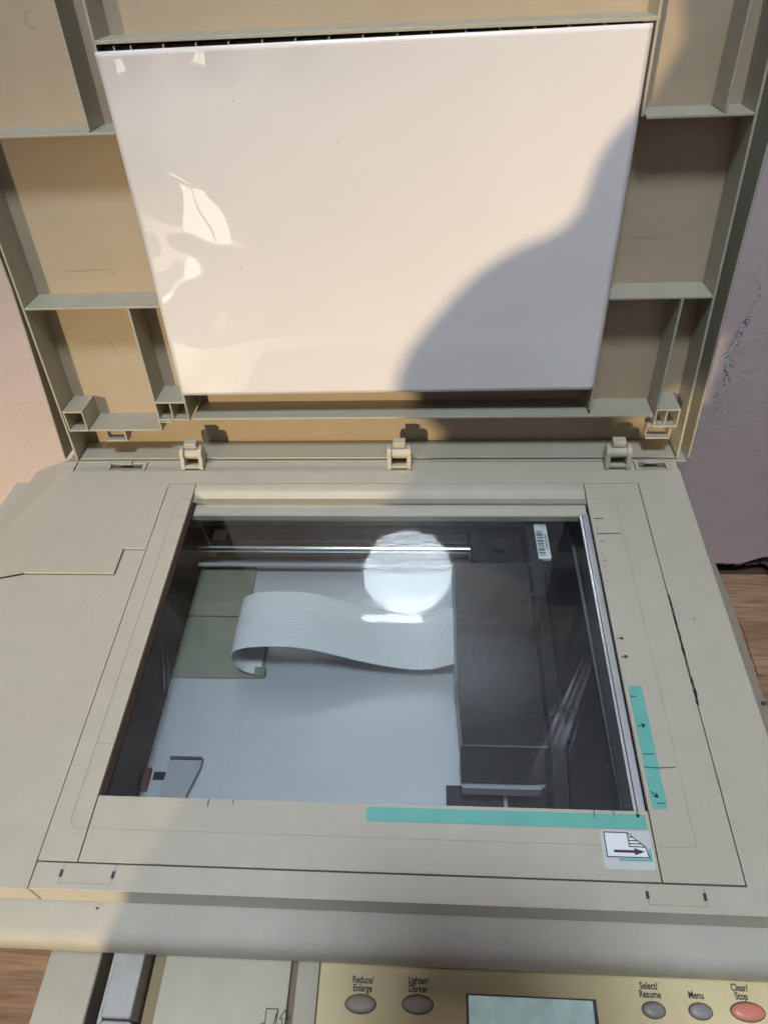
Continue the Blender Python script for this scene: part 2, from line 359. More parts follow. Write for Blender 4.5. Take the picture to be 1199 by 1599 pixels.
# wall behind the photographer with the wide low window the evening sun comes through
FY = -1.65
bm = bmesh.new()
bm_box(bm, -2.2, -1.75, FY-.15, FY, FLOOR_Z, 2.06); bm_box(bm, -.25, 1.7, FY-.15, FY, FLOOR_Z, 2.06)
bm_box(bm, -1.7499, -.2501, FY-.15, FY, .93, 2.06); bm_box(bm, -1.7499, -.2501, FY-.15, FY, FLOOR_Z, -.255)
fw = from_bm('wall', bm, None, PLASTER); tag(fw, kind='structure')
win = empty('balcony_window', (-.80, FY, -.25))
tag(win, 'tall pale framed balcony window behind the crouching person letting in low sun', 'window')
WP = mat('white_frame_paint', (.75, .73, .70), .4)
PANE = mat('bright_frosted_pane', (.8, .8, .75), .3, emit=(1.0, .88, .70, 5.0))
for (a, b_, c_, d_) in ((-.74, -.70, 0, 1.17), (.50, .54, 0, 1.17)):
    q = box('frame', a, b_, -.06, -.01, c_, d_, WP, win, .002)
q = box('frame', -.6999, .4999, -.06, -.01, -.026, -.0150, WP, win, .001); q = box('frame', -.6999, .4999, -.06, -.01, 1.14, 1.17, WP, win, .002)
q = box('pane', -.05, .033, -.05, -.045, -.0145, .15, PANE, win, 0); q = box('pane', .045, .13, -.05, -.045, -.0145, .15, PANE, win, 0)
q = box('frame', -.06, .15, -.06, -.03, .1501, .17, WP, win, .001)
# ceiling lamp: flush round dome
LAMP = Vector((-.06, -.475, 2.06))
lamp = empty('ceiling_lamp', LAMP)
tag(lamp, 'round white flush ceiling lamp, lit, mirrored in the scanner glass', 'ceiling lamp')
LM = mat('lamp_diffuser', (.9, .9, .9), .4, emit=(.77, .90, 1.0, 120.0))
def dome(name, r, h, z, material, n=48, rings=8):
    bm = bmesh.new(); prev = None
    top = [bm.verts.new((r*math.cos(2*math.pi*i/n), r*math.sin(2*math.pi*i/n), z)) for i in range(n)]
    bm.faces.new(top); prev = top
    for k in range(1, rings):
        a = k/rings*math.pi/2; rr = r*math.cos(a); zz = z-h*math.sin(a)
        cur = [bm.verts.new((rr*math.cos(2*math.pi*i/n), rr*math.sin(2*math.pi*i/n), zz)) for i in range(n)]
        for i in range(n): bm.faces.new((prev[i], prev[(i+1) % n], cur[(i+1) % n], cur[i]))
        prev = cur
    tip = bm.verts.new((0, 0, z-h))
    for i in range(n): bm.faces.new((prev[i], prev[(i+1) % n], tip))
    o = from_bm(name, bm, lamp, material)
    for p in o.data.polygons: p.use_smooth = True
    return o
LAMP_R = .168
dome('diffuser', LAMP_R, .05, -.022, LM)
cyl('base_plate', (0, 0, -.022), (0, 0, 0), LAMP_R+.01, WHITE, lamp, 48)

# ================================================================ COPIER
cop = empty('flatbed_copier', (0, .05, FLOOR_Z))
tag(cop, 'beige flatbed copier with its lid raised against the pink wall and glass platen bare', 'copier')
ORG = -Vector((0, .05, FLOOR_Z))
def part(o):
    """parent a mesh made in world coordinates to the copier"""
    o.parent = cop; o.location = o.location + ORG
    return o
def P_prism(*a, **k): return part(prism(*a, **k))
def P_box(*a, **k): return part(box(*a, **k))

T = .0035
# main top moulding (C shape round the platen frame)
body_pts = [(-.2600, .2628), (.2262, .2628), (.2262, -.0492), (-.1745, -.0492), (-.1745, -.0360), (.1919, -.0360), (.1919, .2480),
            (-.1752, .2480), (-.1752, .1806), (-.1925, .1806), (-.1925, .1573), (-.2600, .1573)]
top = P_prism('top_cover', body_pts, -T, 0, ABS, bv=.0005)
left_pts = [(-.2600, .1566), (-.1919, .1566), (-.1919, .1800), (-.1757, .1800), (-.1757, -.0492), (-.2600, -.0492)]
# left cover with its own bevelled front edge
lc = P_prism('left_cover', left_pts, -T-.001, -.0011, ABS, bv=.0005)
lcf = prism('bevelled_edge', [(-.3560, -.0492), (-.1757, -.0492), (-.1722, -.0518), (-.3560, -.0518)], -.0105, -.0100, ABS, None, 0)
bpy.data.objects.remove(lcf)
def quad_strip(name, rows, material, parent=None, thick=0, smooth=False, bv=0):
    bm = bmesh.new(); V = [[bm.verts.new(p) for p in r] for r in rows]
    for a, b in zip(V[:-1], V[1:]):
        for i in range(len(a)-1): bm.faces.new((a[i], a[i+1], b[i+1], b[i]))
    if thick:
        bmesh.ops.recalc_face_normals(bm, faces=bm.faces)
        bmesh.ops.solidify(bm, geom=bm.faces[:], thickness=thick)
    o = from_bm(name, bm, parent, material, bv)
    if smooth:
        for p in o.data.polygons: p.use_smooth = True
    return o
# front drop band below the top edge: a sloped face, for left cover and main cover
YB0, ZB1 = -.0494, -.0105
YB1 = -.0518
def band(name, xa0, xa1, xb0, xb1, par, dz=0):
    bm = bmesh.new()
    top_ = [(xa0, YB0+.0004, -.0008-dz), (xa1, YB0+.0004, -.0008-dz)]; bot = [(xb0, YB1, ZB1), (xb1, YB1, ZB1)]
    A = [bm.verts.new(p) for p in top_]; B = [bm.verts.new(p) for p in bot]
    A2 = [bm.verts.new((p[0], .0, p[2])) for p in top_]; B2 = [bm.verts.new((p[0], .0, p[2])) for p in bot]
    A2 = [bm.verts.new((p[0], p[1]+.012, p[2]-.0005)) for p in top_]; B2 = [bm.verts.new((p[0], p[1]+.012, p[2])) for p in bot]
    for f in ((A[0], A[1], B[1], B[0]), (A2[0], B2[0], B2[1], A2[1]), (A[0], A2[0], A2[1], A[1]), (B[0], B[1], B2[1], B2[0]), (A[0], B[0], B2[0], A2[0]), (A[1], A2[1], B2[1], B[1])):
        bm.faces.new(f)
    bmesh.ops.delete(bm, geom=[v for v in bm.verts if not v.link_faces], context='VERTS')
    o = from_bm(name, bm, None, ABS, .0006)
    o.location = ORG; o.parent = cop
    return o
band('front_band', -.1742, .2262, -.1700, .2262, cop)
band('front_band', -.31, -.1755, -.31, -.1713, cop, .0012)
# lower front shelf with rounded lip
prof = [(-.030, -.0112), (YB1, -.0112), (-.0560, -.0117), (-.0640, -.0130), (-.0682, -.0147), (-.0700, -.0170), (-.0712, -.0205), (-.0716, -.0250), (-.0712, -.0285), (-.0700, -.0300), (-.030, -.0300)]
sh = P_prism('front_shelf', prof, -.33, .250, ABS_TEX, bv=.0008, axis='x')
for p in sh.data.polygons: p.use_smooth = True
# side skirts (loft): right
ys = [-.0492, 0, .05, .10, .15, .20, .2628]
def xr(y): return .2362+.0085*max(0, min(1, (.27-y)/.12))*.75
rows = []
rows.append([(.2262, y, -.0006) for y in ys]); rows.append([(xr(y)-.002, y, -.0195) for y in ys]); rows.append([(xr(y), y, -.0235) for y in ys]); rows.append([(xr(y)+.001, y, -.09) for y in ys])
o = part(quad_strip('side_skirt', rows, ABS, None, bv=0))
bm = bmesh.new(); bm.from_mesh(o.data); bm.free()
# left skirt: slopes out and down, stepped outline at the back
def poly_obj(name, verts, faces, material, bv=0):
    bm = bmesh.new(); V = [bm.verts.new(v) for v in verts]
    for f in faces: bm.faces.new([V[i] for i in f])
    bmesh.ops.delete(bm, geom=[v for v in bm.verts if not v.link_faces], context='VERTS')
    return part(from_bm(name, bm, None, material, bv))
zl = -.020
lv = [(-.2600, .2628, -.0006), (-.2600, .1573, -.0006), (-.3055, .283, zl), (-.3079, .2690, zl), (-.3187, .2690, zl), (-.3300, .1573, zl),
      (-.2600, .1566, -.0006), (-.2600, -.0492, -.0006), (-.3300, .1566, zl), (-.3300, -.0492, zl),
      (-.3055, .283, -.12), (-.3079, .2690, -.12), (-.3187, .2690, -.12), (-.3300, .1573, -.12), (-.2600, .283, -.0010), (-.2600, .283, -.12)]
poly_obj('side_skirt', lv, [(0, 1, 5, 4, 3, 2, 14), (2, 3, 11, 10), (3, 4, 12, 11), (4, 5, 13, 12), (14, 2, 10, 15)], ABS)
poly_obj('side_skirt', [(-.2602, .1565, -.0016), (-.2602, -.0492, -.0016), (-.3300, -.0492, zl), (-.3300, .1565, zl), (-.33, -.0492, -.12), (-.33, .1565, -.12)],
         [(0, 1, 2, 3), (3, 2, 4, 5)], ABS)
# inner chassis block under the covers (ring round the scan well), dark at seams
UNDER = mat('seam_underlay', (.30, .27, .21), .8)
def ring_box(name, material):
    bm = bmesh.new()
    for (x0, x1, y0, y1) in ((-.2595, -.1620, -.0480, .2700), (.1560, .2255, -.0480, .2700), (-.1618, .1558, -.0480, -.0035), (-.1618, .1558, .2300, .2700)):
        bm_box(bm, x0, x1, y0, y1, -.030, -.0039)
    return part(from_bm(name, bm, None, material))
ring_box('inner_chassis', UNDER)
# lower casing down to the floor
P_box('lower_casing', -.3000, .2340, -.0100, .2800, -.262, -.078, ABS, bv=.004)
P_box('lower_casing', -.2595, .2255, .2640, .2810, -.078, -.0085, ABS, bv=.001)
for a_, b_ in ((-.2598, -.2334), (-.1996, .1931), (.2204, .2260)): P_box('rear_ledge', a_, b_, .2632, .2736, -.008, -.0016, ABS, bv=.0003)
for fx in (-.25, .2):
    for fy in (.04, .25):
        part(cyl('foot', (fx, fy, FLOOR_Z+.0005), (fx, fy, -.262), .012, BLACK, None))

# platen frame plates
FR = dict(bv=.00035)
P_prism('frame_plate', [(-.1746, -.0353), (-.1529, -.0353), (-.1529, .2474), (-.1746, .2474)], -.003, .0002, ABS, **FR)
P_prism('frame_plate', [(-.1523, -.0353), (.1504, -.0353), (.1504, -.0002), (-.1523, -.0002)], -.003, .0002, ABS, **FR)
P_prism('frame_plate', [(.1510, -.0353), (.1913, -.0353), (.1913, .2474), (.1510, .2474)], -.003, .0002, ABS, **FR)
# back bar: flat strip, sloped (sunlit) face, groove, ledge
P_prism('back_bar', [(.2474, .0002), (.2392, .0002), (.2385, -.0002), (.2310, -.0078), (.2310, -.012), (.2474, -.012)], -.1523, .1504, ABS, axis='x', bv=.0002)
P_prism('back_ledge', [(.2306, -.0060), (.2200, -.0060), (.2190, -.0066), (.2190, -.0120), (.2306, -.0120)], -.1523, .1504, ABS, axis='x', bv=.0003)
# glass lips
P_box('glass_lip', -.1529, -.1500, -.0002, .2300, -.0045, -.0031, BROWN, bv=0)
P_prism('edge_strip', [(.1460, -.0032), (.1504, -.0030), (.1504, -.0060), (.1460, -.0060)], .0004, .2188, STEEL, axis='y', bv=.0006)
P_prism('edge_strip', [(.1440, -.0038), (.1458, -.0036), (.1458, -.0070), (.1440, -.0070)], .0004, .2188, STEEL, axis='y', bv=.0004)
# scanner glass
bm = bmesh.new(); bm_box(bm, -.1510, .1440, -.0030, .2190, -.0068, -.0040)
g = from_bm('platen_glass', bm, None, None)
g.data.materials.append(GLASSB); g.data.materials.append(GLASS)
for p in g.data.polygons:
    if p.normal.z > .9: p.material_index = 1
part(g)
# thin pale streaks: glints and lid-rim reflections painted onto the glass
GLINT = bpy.data.materials.new('painted_glints'); GLINT.use_nodes = True
nt = GLINT.node_tree; nt.nodes.remove(nt.nodes['Principled BSDF'])
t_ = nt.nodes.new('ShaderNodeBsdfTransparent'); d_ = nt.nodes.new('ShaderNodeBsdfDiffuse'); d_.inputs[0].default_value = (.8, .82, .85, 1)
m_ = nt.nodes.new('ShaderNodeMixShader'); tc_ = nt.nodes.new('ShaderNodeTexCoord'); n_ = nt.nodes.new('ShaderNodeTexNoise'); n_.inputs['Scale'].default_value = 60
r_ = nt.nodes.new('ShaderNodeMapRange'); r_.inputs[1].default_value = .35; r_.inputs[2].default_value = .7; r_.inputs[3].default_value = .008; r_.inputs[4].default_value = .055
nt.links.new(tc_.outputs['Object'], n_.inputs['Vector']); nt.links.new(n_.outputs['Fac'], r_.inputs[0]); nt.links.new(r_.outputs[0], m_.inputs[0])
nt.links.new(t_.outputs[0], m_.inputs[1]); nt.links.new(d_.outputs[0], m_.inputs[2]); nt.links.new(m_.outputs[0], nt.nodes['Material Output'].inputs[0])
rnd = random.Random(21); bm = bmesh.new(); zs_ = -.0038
def glint_line(x0, y0, x1, y1, w_):
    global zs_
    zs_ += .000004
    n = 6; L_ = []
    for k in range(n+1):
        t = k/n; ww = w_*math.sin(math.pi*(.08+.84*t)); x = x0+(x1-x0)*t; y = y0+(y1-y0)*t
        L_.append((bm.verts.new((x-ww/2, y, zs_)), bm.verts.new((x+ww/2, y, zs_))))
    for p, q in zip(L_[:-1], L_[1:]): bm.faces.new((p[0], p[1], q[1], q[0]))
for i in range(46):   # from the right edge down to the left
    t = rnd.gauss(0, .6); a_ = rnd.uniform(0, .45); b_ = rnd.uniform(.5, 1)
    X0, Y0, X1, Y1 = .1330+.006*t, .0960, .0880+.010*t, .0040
    glint_line(X0+(X1-X0)*a_, Y0+(Y1-Y0)*a_, X0+(X1-X0)*b_, Y0+(Y1-Y0)*b_, rnd.choice([.0004, .0007, .0014, .0025]))
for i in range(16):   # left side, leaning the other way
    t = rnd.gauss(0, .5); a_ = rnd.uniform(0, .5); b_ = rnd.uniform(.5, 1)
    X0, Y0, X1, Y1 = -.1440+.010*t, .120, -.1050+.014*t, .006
    glint_line(X0+(X1-X0)*a_, Y0+(Y1-Y0)*a_, X0+(X1-X0)*b_, Y0+(Y1-Y0)*b_, rnd.choice([.0003, .0006, .0012]))
o = part(from_bm('painted_glints', bm, None, GLINT)); o['kind'] = 'stuff'
# format guide line engraved on the frame
gl_pts = [(-.1529, .2300), (-.1605, .2300), (-.1635, .2275), (-.1635, -.0150), (-.1605, -.0183), (-.1529, -.0183)]
part(ribbon('guide_line', [gl_pts, [(-.1519, -.0183), (.1500, -.0185)], [(.1514, .2312), (.1690, .2312), (.1716, .2280), (.1716, -.0182), (.1514, -.0182)],
                           [(-.1634, .2120), (-.1532, .2120)], [(-.1634, .1875), (-.1532, .1875)], [(-.1634, .0300), (-.1532, .0300)]], .00034, .00045, FAINT, None))
# pencil / printed ticks
rnd = random.Random(5)
ticks = [[(.1530, .2105), (.1600, .2108)], [(.1530, .1957), (.1570, .1962), (.1696, .1963)], [(.1535, .1885), (.1572, .1887)], [(.1532, .2012), (.1546, .2014)],
         [(.1532, .1780), (.1540, .1781)], [(.1534, .1712), (.1556, .1714)], [(.1532, .1655), (.1540, .1656)], [(.1532, .1600), (.1541, .1600)], [(.1533, .1530), (.1540, .1530)],
         [(.1535, .0674), (.1562, .0672)], [(.1540, .0316), (.1600, .0316)], [(.1527, .0240), (.1600, .0235), (.1700, .0242)], [(.1560, .0040), (.1602, .0042)],
         [(-.0889, -.0008), (-.0885, -.0052)], [(.1218, -.0008), (.1216, -.0048)], [(.1320, -.0008), (.1319, -.0030)], [(-.0750, -.0012), (-.0748, -.0030)]]
for t_ in ticks: part(ribbon('format_tick', [t_], .00045, .0010, INK, None))
def arrow(x, y, s, ang, mname='paper_arrow'):
    c, si = math.cos(ang), math.sin(ang)
    def R_(a, b): return (x+a*c-b*si, y+a*si+b*c)
    part(ribbon(mname, [[R_(-s, 0), R_(s, 0)], [R_(s*.1, s*.6), R_(s, 0), R_(s*.1, -s*.6)], [R_(s*.35, s*.3), R_(s, 0), R_(s*.35, -s*.3)]], .0005, .0010, INK, None))
arrow(.1545, .1078, .0016, 0); arrow(.1545, .0945, .0020, .1); arrow(.1560, .0486, .0024, .2); arrow(.1555, .0088, .0022, -.8); arrow(.1445, -.0022, .0016, -1.6)
# teal printed bars
part(prism('teal_bar', rrect(.1532, .1612, .0012, .0745, .0012), .00025, .0006, TEAL, None, 0))
part(prism('teal_bar', rrect(-.0005, .1483, -.0098, -.0022, .0010), .00025, .0006, TEAL, None, 0))
# pictogram sticker
STK = .0005
part(prism('pictogram_sticker', rrect(.1232, .1490, -.0300, -.0104, .0016), .0003, STK, STICK, None, 0))
pg = [(.1253, -.0118), (.1372, -.0118), (.1455, -.0188), (.1465, -.0240), (.1253, -.0240)]
part(prism('pictogram_page', pg, STK, STK+.0001, WHITE, None, 0))
part(ribbon('pictogram_outline', [pg+[pg[0]], [(.1372, -.0118), (.1374, -.0187), (.1455, -.0188)], [(.1376, -.0140), (.1397, -.0140)], [(.1376, -.0157), (.1417, -.0157)], [(.1376, -.0173), (.1437, -.0173)]], .00055, STK+.0002, INK, None))
part(prism('pictogram_arrow', [(.1290, -.0218), (.1395, -.0218), (.1395, -.0229), (.1448, -.0211), (.1395, -.0195), (.1395, -.0205), (.1290, -.0205)], STK+.0001, STK+.0003, INK, None, 0))
part(prism('pictogram_corner', [(.1310, -.0258), (.1480, -.0258), (.1480, -.0195), (.1466, -.0195), (.1466, -.0246), (.1310, -.0246)], STK, STK+.0002, TEAL, None, 0))
# scratched dark wear along the right seam
SCR = mat('scuff', (.06, .055, .05), .8, var=.5, noise_scale=800)
bm = bmesh.new(); rnd = random.Random(2)
for i in range(120):
    t = rnd.random()**1.1; y = .062+.080*t; x = .1917+rnd.gauss(0, .00035)
    bm_ribbon(bm, [(x, y), (x+rnd.uniform(-.0003, .0003), y+rnd.uniform(.0008, .005))], rnd.uniform(.00015, .00045), .0009)
o = part(from_bm('scuff_mark', bm, None, SCR))
bm = bmesh.new()
for (x, y, s) in ((.2300, .0690, .0014),):
    pass
def blot(name, x, y, z, r, material, seed=0, asp=1.4):
    rr = random.Random(seed); pts = []
    for i in range(12):
        a = i/12*2*math.pi; q = r*rr.uniform(.75, 1.15); pts.append((x+q*math.cos(a)*asp, y+q*math.sin(a)))
    return part(prism(name, pts, z, z+.0002, material, None, 0))
bm.free()
blot('ink_spot', .2340, .0700, -.0100, .0016, INK, 1)
blot('ink_spot', .2040, .1237, .0001, .0004, INK, 2)
blot('ink_spot', -.1395, -.0546, -.0110, .0006, INK, 3)
for i in range(26):
    rr = random.Random(100+i)
    x, y = rr.choice([(rr.uniform(-.25, -.18), rr.uniform(-.04, .25)), (rr.uniform(.193, .224), rr.uniform(-.04, .25)), (rr.uniform(-.15, .15), rr.uniform(-.034, -.012))])
    blot('dirt_speck', x, y, .0003, rr.uniform(.00018, .0004), FAINT, i, 1.2)
# screw covers on the front rail
def cover(x0, x1, y0, y1):
    part(ribbon('screw_cover', [[(x0, y1), (x0-.0004, y0), (x1-.0004, y0), (x1, y1)]], .0004, .0004, FAINT, None))
    for x in (x0, x1):
        part(box('cover_slot', x-.0011, x+.0004, (y0+y1)/2-.0017, (y0+y1)/2+.0017, -.001, .0005, INK, None, 0))
cover(-.1590, -.1310, -.0460, -.0366); cover(.1425, .1704, -.0458, -.0370)

# ------------------------------------------------ scan well interior
ZB = -.060
P_box('well_floor', -.1700, .1600, -.0100, .2450, ZB-.003, ZB, SHEET, bv=0)
P_box('well_wall', -.1700, -.1540, -.0100, .2450, ZB, -.0075, BROWN, bv=0)
P_box('well_wall', .1520, .1600, -.0100, .2450, ZB, -.0075, DARK2, bv=0)
P_box('well_wall', -.1700, .1600, .2455, .2520, ZB, -.0125, BROWN, bv=0)
P_box('well_wall', -.1700, .1600, -.0160, -.0100, ZB, -.0075, BROWN, bv=0)
P_box('rear_channel', -.1480, .0650, .2370, .2445, ZB, ZB+.003, RAILG)
P_box('rear_channel', -.1400, .0650, .2120, .2180, ZB, ZB+.003, RAILG)
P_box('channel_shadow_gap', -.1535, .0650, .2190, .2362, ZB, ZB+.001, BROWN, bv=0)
part(cyl('guide_rod', (-.1535, .2100, -.035), (.0640, .2100, -.035), .0031, CHROME, None, 24))
part(cyl('drive_rod', (-.1535, .2052, -.050), (.0640, .2052, -.050), .0018, RAILG, None, 16))
P_box('bearing', -.1400, -.1290, .2150, .2260, -.050, -.030, BROWN)
# olive plates at left
P_box('base_plate', -.1538, -.1075, .1612, .2115, ZB, ZB+.0022, OLIVE)
P_box('base_plate', -.1538, -.0870, .1082, .1604, ZB, ZB+.0022, OLIVE)
# plate notch & bracket bottom left
part(prism('bracket', [(-.1410, .0075), (-.1380, .0470), (-.1165, .0475), (-.1168, .0410), (-.1215, .0240), (-.1235, .0075)], ZB+.0005, ZB+.004, RAILG, None))
P_box('bracket_lip', -.1382, -.1168, .0452, .0476, ZB+.0041, ZB+.0052, INK)
P_box('dark_block', -.1538, -.1495, .0250, .0400, ZB, ZB+.004, mat('red_brown_plastic', (.13, .035, .03), .5))
P_box('dark_block', -.1480, -.1400, .0330, .0385, ZB, ZB+.001, DARKP)
# flat ribbon cable
def cable():
    prof = [(-.0885, -.0572), (-.0950, -.0550), (-.1000, -.0515), (-.1038, -.0450), (-.1050, -.0390), (-.1050, -.0324), (-.1030, -.0270), (-.0985, -.0229), (-.0914, -.0197), (-.0830, -.0185), (-.0756, -.0180),
            (-.0624, -.0182), (-.0495, -.0205), (-.0327, -.0269), (-.0156, -.0348), (.0018, -.0410), (.0195, -.0450), (.0300, -.0450), (.0400, -.0420), (.0512, -.0352)]
    # densify (Catmull-Rom)
    pts = []
    for i in range(len(prof)-1):
        p = [Vector(prof[max(0, min(len(prof)-1, i+k))]) for k in (-1, 0, 1, 2)]
        for j in range(5):
            t = j/5; pts.append(.5*((2*p[1])+(-p[0]+p[2])*t+(2*p[0]-5*p[1]+4*p[2]-p[3])*t*t+(-p[0]+3*p[1]-3*p[2]+p[3])*t**3))
    pts.append(Vector(prof[-1]))
    y0, y1 = .1098, .1560; n = 40
    bm = bmesh.new(); V = []
    for q in pts:
        row = []
        for k in range(n*2+1):
            y = y0+(y1-y0)*k/(n*2); row.append(bm.verts.new((q.x, y, q.y)))
        V.append(row)
    for a, b in zip(V[:-1], V[1:]):
        for i in range(len(a)-1): bm.faces.new((a[i], a[i+1], b[i+1], b[i]))
    o = from_bm('ribbon_cable', bm, None, CABLE)
    for p in o.data.polygons: p.use_smooth = True
    s = o.modifiers.new('thick', 'SOLIDIFY'); s.thickness = .0006
    # conductor ridges as relief across the ribbon
    nt = CABLE.node_tree; N = nt.nodes; Lk = nt.links; b = N['Principled BSDF']
    tc = N.new('ShaderNodeTexCoord'); sp = N.new('ShaderNodeSeparateXYZ'); Lk.new(tc.outputs['Object'], sp.inputs[0])
    mu = N.new('ShaderNodeMath'); mu.operation = 'MULTIPLY'; mu.inputs[1].default_value = 2*math.pi/.0023; Lk.new(sp.outputs['Y'], mu.inputs[0])
    si = N.new('ShaderNodeMath'); si.operation = 'SINE'; Lk.new(mu.outputs[0], si.inputs[0])
    bp = N.new('ShaderNodeBump'); bp.inputs['Strength'].default_value = .22; bp.inputs['Distance'].default_value = .0004
    Lk.new(si.outputs[0], bp.inputs['Height']); Lk.new(bp.outputs[0], b.inputs['Normal'])
    return part(o)
cable()
P_box('cable_connector', -.0925, -.0850, .1085, .1150, ZB+.001, ZB+.0062, OLIVE)
# carriage
ZC = -.020
car = P_prism('scan_carriage', [(.0515, .1850), (.1046, .1850), (.1046, .0436), (.0535, .0436), (.0510, .0842)], ZC-.034, ZC, DARKP, bv=.0006)
def sub(o, par=car):
    o.parent = par
    return o
sub(prism('carriage_front', [(.0436, ZC-.001), (.0228, ZC-.003), (.0248, ZC-.009), (.0436, ZC-.034)], .0522, .1020, DARK2, None, .0004, axis='x'))
EDGEG = mat('edge_highlight_grey', (.14, .14, .15), .4)  # edge highlight put into the colour as a lighter grey
sub(box('edge_flange', .0500, .0514, .0860, .1850, ZC-.030, ZC+.0006, EDGEG, None, .0002))
sub(box('front_ridge', .0537, .1044, .0430, .0438, ZC, ZC+.0008, EDGEG, None, .0001))
sub(prism('lamp_cover', [(.1052, .2300), (.1160, .2300), (.1155, .1250), (.1160, .0460), (.1125, .0070), (.1040, .0070), (.1062, .0445), (.1070, .1500)], ZC-.03, ZC+.0012, DARKP, None, .0005))
sub(prism('mirror_housing', [(.1168, .2300), (.1390, .2300), (.1420, .0070), (.1140, .0070), (.1168, .0460), (.1164, .1250)], ZC-.03, ZC-.0015, DARK2, None, .0005))
sub(box('bearing_block', .0640, .1040, .1860, .2360, ZC-.036, ZC-.022, DARK2, None, .0008))
sub(box('bearing_block', .0640, .0700, .1990, .2260, ZC-.022, ZC-.012, DARKP, None, .0006))
sub(cyl('cable_boss', (.0880, .2180, ZC-.022), (.0880, .2180, ZC-.018), .006, DARKP, None, 20))
for (x, y) in ((.1070, .1545), (.1083, .0662)):
    sub(cyl('screw', (x+.0008, y, ZC), (x+.0008, y, ZC+.0026), .0033, DARKP, None, 20))
    sub(cyl('screw_socket', (x+.0008, y, ZC+.0026), (x+.0008, y, ZC+.0030), .0014, BLACK, None, 6))
for (x, y, r) in ((.1072, .1828, .0022), (.1100, .0460, .0022)):
    sub(cyl('screw_hole', (x, y, ZC+.001), (x, y, ZC+.0016), r, BLACK, None, 16))
sub(box('slot', .0548, .0588, .1335, .1440, ZC, ZC+.0007, BLACK, None, .0001))
for k in range(3): sub(box('slot_rib', .0552, .0584, .1352+.0030*k, .1364+.0030*k, ZC+.0007, ZC+.0010, DARKP, None, 0))
sub(box('latch_mark', .0940, .1005, .0660, .0675, ZC, ZC+.0008, BLACK, None, .0001))
sub(box('latch_mark', .0960, .1030, .1510, .1522, ZC, ZC+.0008, BLACK, None, .0001))
# barcode label on the mirror housing
def rot_pts(cx, cy, pts, a):
    c, s = math.cos(a), math.sin(a); return [(cx+x*c-y*s, cy+x*s+y*c) for x, y in pts]
lcx, lcy, la = .1172, .2050, math.radians(1.5)
LZ = ZC-.0013+.003
sub(prism('barcode_label', rot_pts(lcx, lcy, rrect(-.0046, .0046, -.0172, .0172, .001), la), LZ-.0028, LZ, LABELW, None, 0))
bm = bmesh.new(); rr = random.Random(11); yy = -.0140
while yy < .0105:
    wv = rr.choice([.00035, .0006, .0009])
    bm_ribbon(bm, rot_pts(lcx, lcy, [(-.0036, yy), (.0008, yy)], la), wv, LZ+.0001); yy += wv+rr.choice([.0004, .0006, .0009])
sub(from_bm('barcode', bm, None, INK))
t = text('barcode_digits', 'AHTBF8W1400M', 0, 0, 0, .0026, INK, None, .8); t.parent = car
t.rotation_euler = (0, 0, math.radians(91.5)); t.location = (lcx+.0029, lcy-.001, LZ+.0001)
t = text('barcode_letter', 'S', 0, 0, 0, .0030, INK, None, .8); t.parent = car
t.rotation_euler = (0, 0, math.radians(91.5)); t.location = (lcx+.0010, lcy+.0142, LZ+.0001)
# dark cut outs on the floor in front of carriage
P_box('carriage_track', .0530, .1000, .0216, .0244, -.040, -.030, RAILG, bv=.0002)
P_box('dark_block', .0440, .0800, .0080, .0345, ZB, ZB+.0012, DARKP, bv=.0002)
P_box('dark_block', .0822, .1180, .0080, .0345, ZB, ZB+.0012, DARKP, bv=.0002)

# ------------------------------------------------ rear ledge with hinge pockets and hinges
def pocket(x0, x1):
    zt = -.0010
    P = P_box('hinge_pocket', x0, x1, .2640, .2650, -.0060, zt, ABS, bv=.0002)
    for a, b, c, d in ((x0, x0+.0028, .2650, .2740), (x1-.0028, x1, .2650, .2740), (x0+.0028, x1-.0028, .2722, .2738)):
        q = box('pocket_wall', a, b, c, d, -.0060, zt, ABS, None, .0002); q.parent = P
    q = box('pocket_well', x0+.0028, x1-.0028, .2650, .2722, -.0060, -.0052, BROWN, None, 0); q.parent = P
    mx_ = (x0+x1)/2
    q = box('pocket_clip', mx_-.006, mx_+.004, .2700, .2745, zt, zt+.0012, ABS, None, .0003); q.parent = P
pocket(-.2330, -.2000); pocket(.1935, .2200)

HY, TH = .27510, .13538
lid = None
def hinge(x0, x1, label=None):
    cx = (x0+x1)/2; w_ = x1-x0; aw = .0036
    # centre of barrel in world
    s_, d_ = .0092, -.0035
    by = HY+s_*math.sin(TH)+d_*math.cos(TH); bz = s_*math.cos(TH)-d_*math.sin(TH)
    root = part(cyl('hinge', (x0+aw-.0003, by, bz), (x1-aw+.0003, by, bz), .0044, ABS, None, 28))
    if label: root['label'] = label
    def hs(o): o.parent = root; return o
    def arm(xa, xb):
        pts = [(.2632, -.0005), (.2632, .0030), (by-.0066, bz-.0010), (by-.0062, bz+.0036), (by-.0030, bz+.0064), (by+.0022, bz+.0064), (by+.0052, bz+.0030), (by+.0050, bz-.004), (.2715, .0010), (.2700, -.0005)]
        return hs(prism('hinge_arm', pts, xa, xb, ABS, None, .0007, axis='x'))
    arm(x0, x0+aw); arm(x1-aw, x1)
    hs(box('hinge_bridge', x0+aw, x1-aw, .2640, .2664, .0005, .0030, ABS, None, .0003))
    zb = .0150
    hs(box('hinge_block', cx-.0050, cx+.0050, HY-.003, HY+.004, zb, zb+.0050, ABS, None, .0007))
    hs(box('hinge_strap', cx-.0050, cx+.0050, HY-.001, HY+.0035, .0019, zb+.001, ABS, None, .0004))
hinge(-.1685, -.1500); hinge(-.0010, .0182); hinge(.1692, .1888)

